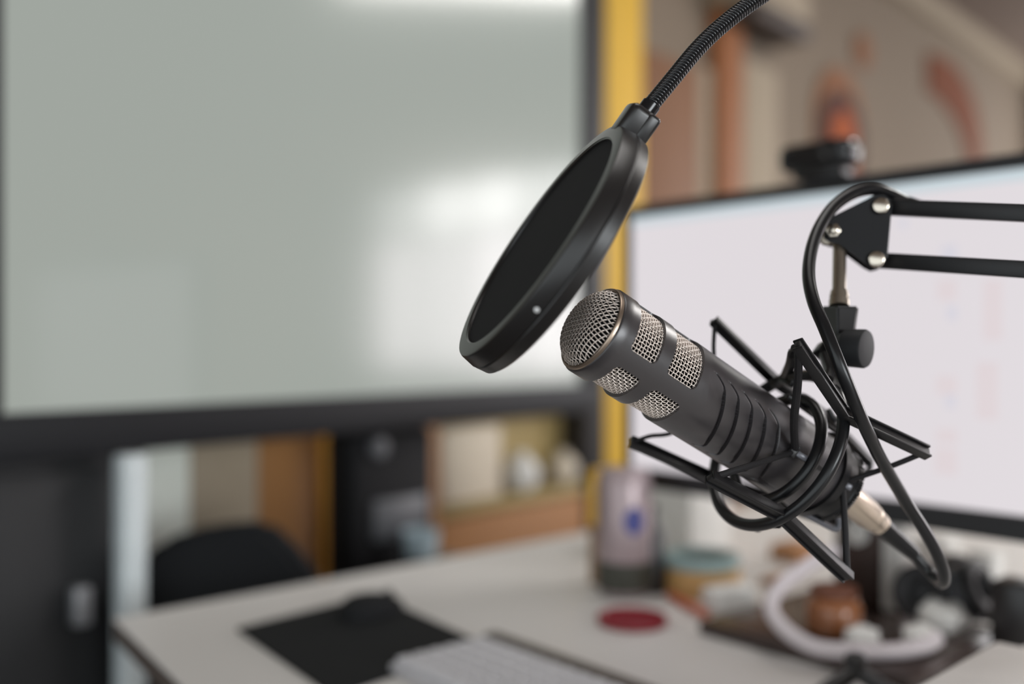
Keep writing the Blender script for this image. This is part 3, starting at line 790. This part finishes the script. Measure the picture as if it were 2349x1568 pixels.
# tail ring with teeth
def teeth(s, r, an): return r-(.0009 if (int(an/(2*PI)*180) % 2) else 0)
m = mlathe([(.178, .0225), (.1782, .0238), (.1885, .0238), (.1892, .0245), (.1896, .0245), (.193, .0245), (.194, .0236), (.1945, .016), (.1945, .010)], 180, (True, True), lambda s, r, an: teeth(s, r, an) if s > .1895 and r > .02 else r)
obj('tail_ring', m, M['rubber'], mic, ang=20)

# ------------------------------------------------------------------ shock mount
sm = thing('shock_mount', 'black spider shock mount cradling the microphone with elastic cords', 'shock mount', Mx(.137, 0, .0))
def s_of(px, py):
    best = None
    for k in range(0, 300):
        s = k*.001; p = F+ax_*s; q = ((p.x/p.y)*FPX+1174.5, 784-(p.z-CZ)/p.y*FPX)
        dd = (q[0]-px)*.838+(q[1]-py)*.547
        if best is None or abs(dd) < best[0]: best = (abs(dd), s)
    return best[1]
sr = s_of(1783, 1020)
RC = F+ax_*sr
m = MB(); m.torus(RC, ax_, .0495, .0036, 110, 14); obj('outer_ring', m, M['rubber'], sm)
m = MB(); m.torus(RC+ax_*.001, ax_, .0335, .0036, 96, 14); obj('inner_ring', m, M['rubber'], sm)
E1, E2, E4, E5 = P(1640, 738, .615), P(1832, 792, .532), P(1452, 1014, .618), P(1632, 1096, .537)
E6, E3 = P(1943, 1322, .579), P(2124, 1036, .574)
bD, bB = P(1792, 1180, .560), P(1937, 948, .557)
bA, bC = P(1785, 880, .632), P(1640, 1098, .634)
hA, hC = P(1993, 1058, .664), P(1922, 1203, .666)
def arm(pts, ws, hs, name='outer_arm', prong=True, extra=None):
    m = MB()
    for i in range(len(pts)-1):
        mi = (pts[i]+pts[i+1])/2; sx_ = (mi-F).dot(ax_); up = (mi-(F+ax_*sx_)).normalized()
        dv = (pts[i+1]-pts[i]).normalized()*.0015
        side = dv.cross(up).normalized()
        m.bar(pts[i]-dv, pts[i+1]+dv, ws*.62, hs, up, .0006)
        for sg in (-1, 1): m.bar(pts[i]-dv+side*sg*ws*.42, pts[i+1]+dv+side*sg*ws*.42, ws*.2, hs*1.7, up, .0005)
    if extra: m.tube(spline(extra, 6), hs*.55, 10)
    return obj(name, m, M['blackmetal'], sm)
arm([E5, bD, E6], .0076, .0034); arm([E2, bB, E3], .0076, .0034)
arm([E1, bA, P(1888, 950, .652), hA], .0058, .0032, extra=[hA, P(1996, 1072, .663), P(1984, 1082, .660), P(1962, 1082, .655)])
arm([E4, bC, hC], .0062, .0034, extra=[hC, P(1932, 1200, .666), P(1934, 1188, .664), P(1931, 1176, .662)])
def cordo(pts, r0, r1=None):
    m = MB(); sp_ = spline(pts, 8); n = len(sp_)
    m.tube(sp_, [r0+(r1-r0)*i/(n-1) if r1 else r0 for i in range(n)], 10); return obj('elastic_cord', m, M['cord'], sm)
cf = Mx(s_of(1770, 1035), 8, .0295); cf = P(1822, 1034, (cf.y)); cr = P(1932, 1107, .588)
cordo([E5, P(1726, 1066, .545), cf+V((0, -.002, 0))], .0020, .0015)
cordo([E2, P(1830, 880, .543), P(1822, 960, .552), cf+V((0, -.002, 0))], .0022, .0024)
cordo([cr, P(1938, 1200, .583), E6], .0018, .0022)
cordo([cr, P(2040, 1070, .580), E3], .0016, .0016)
cbk = Mx(.105, 178, .029)
cordo([E1, P(1637, 790, .617), P(1637, 830, .616), cbk], .0013)
cordo([E4, P(1490, 1000, .617), P(1548, 989, .616), cbk], .0013)
# inner cradle bars with clips
axd = ax_
def clipbar(c0, c1):
    m = MB(); up = (c0-(F+ax_*(c0-F).dot(ax_))).normalized()
    m.bar(c0, c1, .0034, .0026, up, .0006); return m, up
m, up = clipbar(P(1818, 1033, cf.y), P(1935, 1110, .590)); obj('cradle_bar', m, M['plastic'], sm)
m = MB(); m.bar(P(1812, 1028, cf.y-.002), P(1828, 1038, cf.y-.002), .0085, .006, up, .0012); obj('clip_block', m, M['plastic'], sm)
m = MB(); m.bar(P(1826, 1038, cf.y-.003), P(1850, 1053, cf.y-.003), .0036, .003, up, .001); lab(obj('clip', m, M['silverclip'], sm), 'shiny grey clip')
m = MB(); m.bar(P(1927, 1104, .586), P(1938, 1111, .586), .006, .005, up, .001); obj('clip_block', m, M['plastic'], sm)
m = MB(); m.bar(P(1937, 1110, .585), P(1953, 1120, .585), .0040, .003, up, .001); lab(obj('clip', m, M['silverclip'], sm), 'shiny grey clip')
m = MB(); m.bar(P(1815, 1163, .60), P(1910, 1212, .606), .0036, .003, V((0, -.3, 1)), .0006); m.tube(spline([P(1908, 1211, .606), P(1920, 1212, .606), P(1925, 1202, .606), P(1923, 1186, .606)], 6), .0019, 10); lab(obj('cradle_bar', m, M['silverclip'], sm), 'bar with upturned end, its reflection put in as grey colour')  # grey colour stands in for the bright reflection along this bar
for dg in (90, 180):
    m, up2 = clipbar(Mx(.128, dg, .0295), Mx(.178, dg, .0285)); obj('cradle_bar', m, M['plastic'], sm)
# cradle band holding the bars
for s_ in (.176,):
    m = mlathe([(s_-.0025, .0252), (s_-.0025, .0272), (s_+.0025, .0272), (s_+.0025, .0252), (s_-.0025, .0252)], 96, (False, False)); obj('cradle_band', m, M['rubber'], sm)
# links between ring and arms, peg
m = MB(); m.tube(spline([P(1822, 796, .56), P(1815, 830, .58), P(1806, 852, .60), P(1797, 868, .615), P(1775, 878, .625)], 6), [.002]*2+[.0032]*21+[.0036]*2, 10); obj('link_strap', m, M['plastic'], sm)
m = MB(); m.bar(P(1796, 866, .612), P(1822, 876, .60), .007, .004, V((0, -1, 0)), .001); m.bar(P(1812, 861, .60), P(1886, 858, .565), .0055, .006, V((0, -1, 0)), .0015); obj('bracket_bar', m, M['plastic'], sm)
m = MB(); m.tube([P(1745, 893, .628), P(1785, 870, .625)], .0022, 10); m.tube(spline([P(1787, 930, .632), P(1805, 917, .625), P(1838, 910, .612), P(1862, 922, .600)], 6), .0026, 10); obj('inner_link', m, M['rubber'], sm)
m = MB(); m.tube([P(1900, 938, .61), P(1908, 955, .61), P(1916, 964, .61)], [.0017, .0022, .0026], 10); m.tube([P(1916, 964, .61), P(1945, 967, .60)], .0007, 6); obj('peg', m, M['plastic'], sm)
for ep in ((1738, 1206, .60), ):
    m = MB(); m.torus(P(*ep), V((0, 1, 0)), .0026, .0012, 24, 8); m.tube([P(1755, 1200, .59), P(1785, 1200, .575)], .003, 10); obj('ring_lug', m, M['plastic'], sm)
# swivel adapter
def loop_(y, xs): return [P(x, y, d) for x, d in zip(xs, (.608, .592, .597, .618, .624))]
lo = [loop_(702, (1883, 1921, 1970, 1966, 1890)), loop_(770, (1889, 1921, 1961, 1957, 1896)), loop_(818, (1896, 1920, 1951, 1947, 1902)), loop_(840, (1908, 1920, 1938, 1936, 1910))]
bm_ = bmesh.new(); vl = [[bm_.verts.new(p) for p in l] for l in lo]
for i in range(3):
    for k in range(5): bm_.faces.new((vl[i][k], vl[i][(k+1) % 5], vl[i+1][(k+1) % 5], vl[i+1][k]))
bm_.faces.new(list(reversed(vl[0]))); bm_.faces.new(vl[3])
bmesh.ops.recalc_face_normals(bm_, faces=bm_.faces[:])
bmesh.ops.bevel(bm_, geom=[e for e in bm_.edges if e.calc_face_angle(0) > .3], offset=.0012, segments=3, affect='EDGES'); bm_.verts.index_update()
m = MB(); m.add([v.co.copy() for v in bm_.verts], [tuple(v.index for v in f.verts) for f in bm_.faces]); bm_.free()
sw = obj('swivel_adapter', m, M['plastic'], sm)
m = MB(); kd = V((.72, -.69, -.05)).normalized(); k0 = P(1936, 797, .592)
m.lathe(k0, kd, [(-.004, .0075), (.001, .0105), (.0015, .0112), (.0125, .0115), (.0138, .0108), (.0142, .0095), (.0143, .001)], 48); obj('knob', m, M['knobm'], sw)
m = MB(); m.bar(P(1898, 795, .606), P(1882, 818, .602), .010, .008, V((0, -1, 0)), .001)
m.bar(P(1893, 800, .606), P(1940, 935, .566), .010, .006, V((0, -1, 0)), .0015); m.tube([P(1890, 812, .598), P(1905, 850, .588), P(1900, 870, .58)], [.003, .0035, .003], 10); obj('mount_foot', m, M['plastic'], sm)

# ------------------------------------------------------------------ boom arm
bo = thing('boom_arm', 'black scissor boom arm with silver rivets, entering from the right', 'boom arm', V((.72, .46, DESK)))
U1, U2, L1, L2 = P(2020, 475, .628), P(2349, 489, .575), P(2010, 597, .628), P(2349, 618, .575)
ext = .55/.31
dU = (U2-U1); dL = (L2-L1)
U3 = U1+dU*2.1; L3 = L1+dL*2.1
m = MB(); m.bar(U1, U3, .0098, .0098, V((0, 0, 1)), .0008); obj('arm_tube', m, M['blackmetal'], bo)
m = MB(); m.bar(L1, L3, .0098, .0098, V((0, 0, 1)), .0008); obj('arm_tube', m, M['blackmetal'], bo)
pp = [(1893, 512), (1905, 498), (1990, 456), (2005, 447), (2028, 446), (2042, 456), (2046, 475), (2034, 580), (2032, 600), (2022, 612), (2006, 616), (1990, 608), (1926, 560), (1905, 556), (1890, 545)]
pf = [P(x, y, .615) for x, y in pp]
m = MB(); m.prism(pf, V((.0003, .0015, 0))); obj('end_plate', m, M['platem'], bo)
m = MB(); m.prism([p+V((.0066, .0245, 0)) for p in pf], V((0, .0015, 0))); obj('end_plate', m, M['platem'], bo)
m = MB(); m.prism([P(2034, 470, .617), P(2046, 470, .617), P(2036, 590, .617), P(2026, 590, .617)], V((.006, .022, 0))); obj('plate_web', m, M['blackmetal'], bo)
nd = V((-.26, -.96, .08)).normalized()
for (x, y) in ((2020, 473), (2010, 595)):
    m = MB(); m.lathe(P(x, y, .6148), nd, [(-.004, .0042), (.0002, .0050), (.0022, .0050), (.0030, .0046), (.0034, .0036), (.0035, .0001)], 36); lab(obj('rivet', m, M['chrome'], bo), 'silver rivet')
m = MB(); m.lathe(P(1911, 530, .6145), nd, [(-.004, .003), (.0005, .0046), (.003, .0046), (.0034, .0036)], 6); m.lathe(P(1911, 530, .6145), nd, [(.003, .003), (.0055, .0028), (.006, .002)], 20); lab(obj('hinge_bolt', m, M['chrome'], bo), 'silver hinge bolt')
m = MB(); m.lathe(P(1896, 548, .622), V((-.3, -.9, -.1)), [(-.006, .003), (0, .0042), (.004, .0042), (.005, .003)], 20); lab(obj('hinge_nut', m, M['steel'], bo), 'steel nut')
m = MB(); sd0, sd1 = P(1926, 545, .624), P(1925, 703, .606)
sdv = (sd1-sd0); SL = sdv.length
m.lathe(sd0, sdv, [(0, .0036), (.006, .0040), (SL*.78, .0042), (SL*.785, .0052), (SL*.83, .0053), (SL*.835, .0057), (SL*.88, .0057), (SL*.885, .0053), (SL*.91, .0053), (SL*.915, .0061), (SL, .0061)], 36); lab(obj('stud', m, M['steel'], bo), 'nickel threaded stud')
# outside the frame: elbow, lower arm, clamp
for k, (a_, b_) in enumerate(((U3, L3),)):
    m = MB(); m.bar(a_+V((0, 0, .02)), b_-V((0, 0, .02)), .03, .016, V((0, 1, 0)), .003); obj('elbow_plate', m, M['blackmetal'], bo)
base = V((.72, .46, DESK))
for off in (-.012, .014):
    m = MB(); m.bar(L3+V((off, 0, .0)), base+V((off, 0, .06)), .0098, .0098, V((0, 1, 0)), .0008); obj('arm_tube', m, M['blackmetal'], bo)
m = MB(); m.box(base+V((0, 0, .033)), V((.025, 0, 0)), V((0, .025, 0)), V((0, 0, .032)), .004); obj('clamp', m, M['blackmetal'], bo)

# ------------------------------------------------------------------ microphone cable
cb = thing('microphone_cable', 'black microphone cable looping from the microphone up over the boom arm hinge', 'cable', F+ax_*.205)
x0 = F+ax_*.195
m = MB(); x1 = P(2018, 1202, .643); xd = (x1-x0).normalized(); XL = (x1-x0).length
m.lathe(x0, xd, [(0, .0085), (.001, .0096), (XL*.72, .0094), (XL*.74, .0088), (XL*.8, .0088), (XL*.82, .0080), (XL, .0072)], 36); lab(obj('connector', m, M['xlr'], cb), 'champagne metal plug shell')
m = MB(); m.tube([x1-xd*.003, P(2040, 1222, .645), P(2092, 1266, .648), P(2100, 1274, .648)], [.0068, .0062, .0048, .0042], 18); obj('boot', m, M['rubber'], cb)
cp = [(2092, 1266, .648), (2130, 1309, .645), (2150, 1330, .637), (2160, 1337, .628), (2166, 1328, .618), (2160, 1295, .610), (2130, 1232, .602), (2078, 1150, .594), (2025, 1060, .573), (1985, 980, .553), (1958, 915, .545), (1925, 835, .543), (1893, 755, .550), (1866, 690, .560), (1855, 630, .572), (1862, 570, .585), (1883, 515, .597), (1916, 470, .608), (1960, 442, .616), (2005, 434, .622), (2045, 446, .628), (2085, 464, .634), (2140, 478, .629), (2250, 484, .606), (2420, 495, .579)]
m = MB(); m.tube(spline([P(*q) for q in cp], 10), .0037, 18); obj('cord', m, M['rubber'], cb)

# ------------------------------------------------------------------ pop filter
pcx, pcy, pcd = 1232, 551, .530
PC = P(pcx, pcy, pcd)
rv = (PC-V((0, 0, CZ))).normalized()
im = V((-.82, 0, .572)); im = (im-rv*im.dot(rv)).normalized()
NP = (im*.984-rv*.18).normalized()             # faces the talker, up left
LP = rv.cross(NP).normalized()
if LP.z < 0: LP = -LP
pf_ = thing('pop_filter', 'round black pop filter on a gooseneck in front of the microphone head', 'pop filter', PC)
RO = .0735; RI = .0648
m = MB(); prof = [(-.0030, RI-.0006), (-.0002, RI-.0002), (.0006, RI+.0007), (.0004, RO-.0016), (.0000, RO-.0006), (-.0012, RO), (-.0085, RO+.0012), (-.0092, RO+.0004), (-.0100, RO+.0010), (-.0160, RO+.0002), (-.0172, RO-.0014), (-.0174, RI+.001), (-.0168, RI-.0005), (-.0030, RI-.0006)]
m.lathe(PC, NP, prof, 160, e1=LP, cap=(False, False)); rim = obj('rim', m, M['popring'], pf_)
m = MB(); m.lathe(PC, NP, [(-.0014, .0001), (-.0014, RI), (-.0020, RI), (-.0020, .0001)], 96, e1=LP, cap=(False, False)); lab(obj('mesh_screen', m, M['popfab'], pf_), 'black mesh fabric')
m = MB(); m.lathe(PC, NP, [(-.0130, .0001), (-.0130, RI), (-.0136, RI), (-.0136, .0001)], 96, e1=LP, cap=(False, False)); lab(obj('mesh_screen', m, M['popfab'], pf_), 'black mesh fabric')
# small white mark on the rim side
SP = NP.cross(LP).normalized()
best = None
for k in range(720):
    a = 2*PI*k/720; q = PC-NP*.006+(LP*math.cos(a)+SP*math.sin(a))*(RO+.001)
    px, py = q.x/q.y*FPX+1174.5, 784-(q.z-CZ)/q.y*FPX
    dd = (px-1228)**2+(py-708)**2
    if best is None or dd < best[0]: best = (dd, a, q)
a = best[1]; rd = LP*math.cos(a)+SP*math.sin(a)
m = MB(); m.lathe(best[2]-rd*.001, rd, [(0, .0014), (.0012, .0014), (.0016, .0008), (.0017, .0001)], 18); lab(obj('screw', m, M['label'], rim), 'tiny white screw')
# holder block at the top
tdir = LP; hb0 = PC-NP*.008
def hp_(l, n, s): return hb0+LP*l+NP*n+SP*s
m = MB(); m.box(hp_(RO+.0048, .0006, 0), LP*.0100, NP*.0082, SP*.0088, .0038, 4); hd = obj('holder', m, M['popring'], pf_)
m = MB(); m.box(hp_(RO+.0048, -.0050, .0), LP*.0095, NP*.0040, SP*.0094, .0020, 3); obj('holder_cap', m, M['popring'], hd)
g0 = P(1468, 275, .532); g1 = P(1494, 240, .533)
m = MB(); m.tube([g0-(g1-g0).normalized()*.008, g0, g1, g1+(g1-g0).normalized()*.0006], [.0052, .0053, .0053, .0046], 28); obj('sleeve', m, M['gloss'], pf_)
gp = spline([P(1491, 244, .533), P(1541, 183, .535), P(1600, 112, .538), P(1660, 55, .541), P(1740, -5, .545), P(1850, -75, .55), P(2020, -150, .556), P(2250, -170, .56), P(2480, -80, .555), P(2590, 120, .55), P(2640, 330, .545), P(2650, 500, .543)], 40)
# resample with ribs
acc = [0]
for i in range(1, len(gp)): acc.append(acc[-1]+(gp[i]-gp[i-1]).length)
Lg = acc[-1]; pitch = .00175; nr = int(Lg/pitch); pts = []; rs = []
j = 0
for k in range(nr*6):
    s = k*pitch/6
    while j < len(acc)-2 and acc[j+1] < s: j += 1
    f = (s-acc[j])/(acc[j+1]-acc[j]); pts.append(gp[j].lerp(gp[j+1], f)); rs.append((.0041, .00445, .0046, .0046, .0046, .00445)[k % 6])
m = MB(); m.tube(pts, rs, 20); obj('gooseneck', m, M['gloss'], pf_, ang=50)
m = MB(); m.box(P(2650, 500, .543)+V((0, 0, .0)), V((.016, 0, 0)), V((0, .012, 0)), V((0, 0, .016)), .003); obj('clamp', m, M['popring'], pf_)

# ------------------------------------------------------------------ camera and view
cam = bpy.data.cameras.new('Camera'); co = bpy.data.objects.new('Camera', cam); C.objects.link(co)
co.location = (0, 0, CZ); co.rotation_euler = (PI/2, 0, 0)
cam.lens = 35; cam.sensor_width = 36; cam.sensor_fit = 'HORIZONTAL'; cam.clip_start = .02
cam.dof.use_dof = True; cam.dof.focus_distance = .54; cam.dof.aperture_fstop = 2.0; cam.dof.aperture_blades = 9
sc = bpy.context.scene; sc.camera = co
sc.view_settings.view_transform = 'Standard'; sc.view_settings.look = 'None'; sc.view_settings.gamma = 1; sc.view_settings.exposure = 0
sc.view_settings.use_curve_mapping = False
try: sc.cycles.use_denoising = True
except Exception: pass
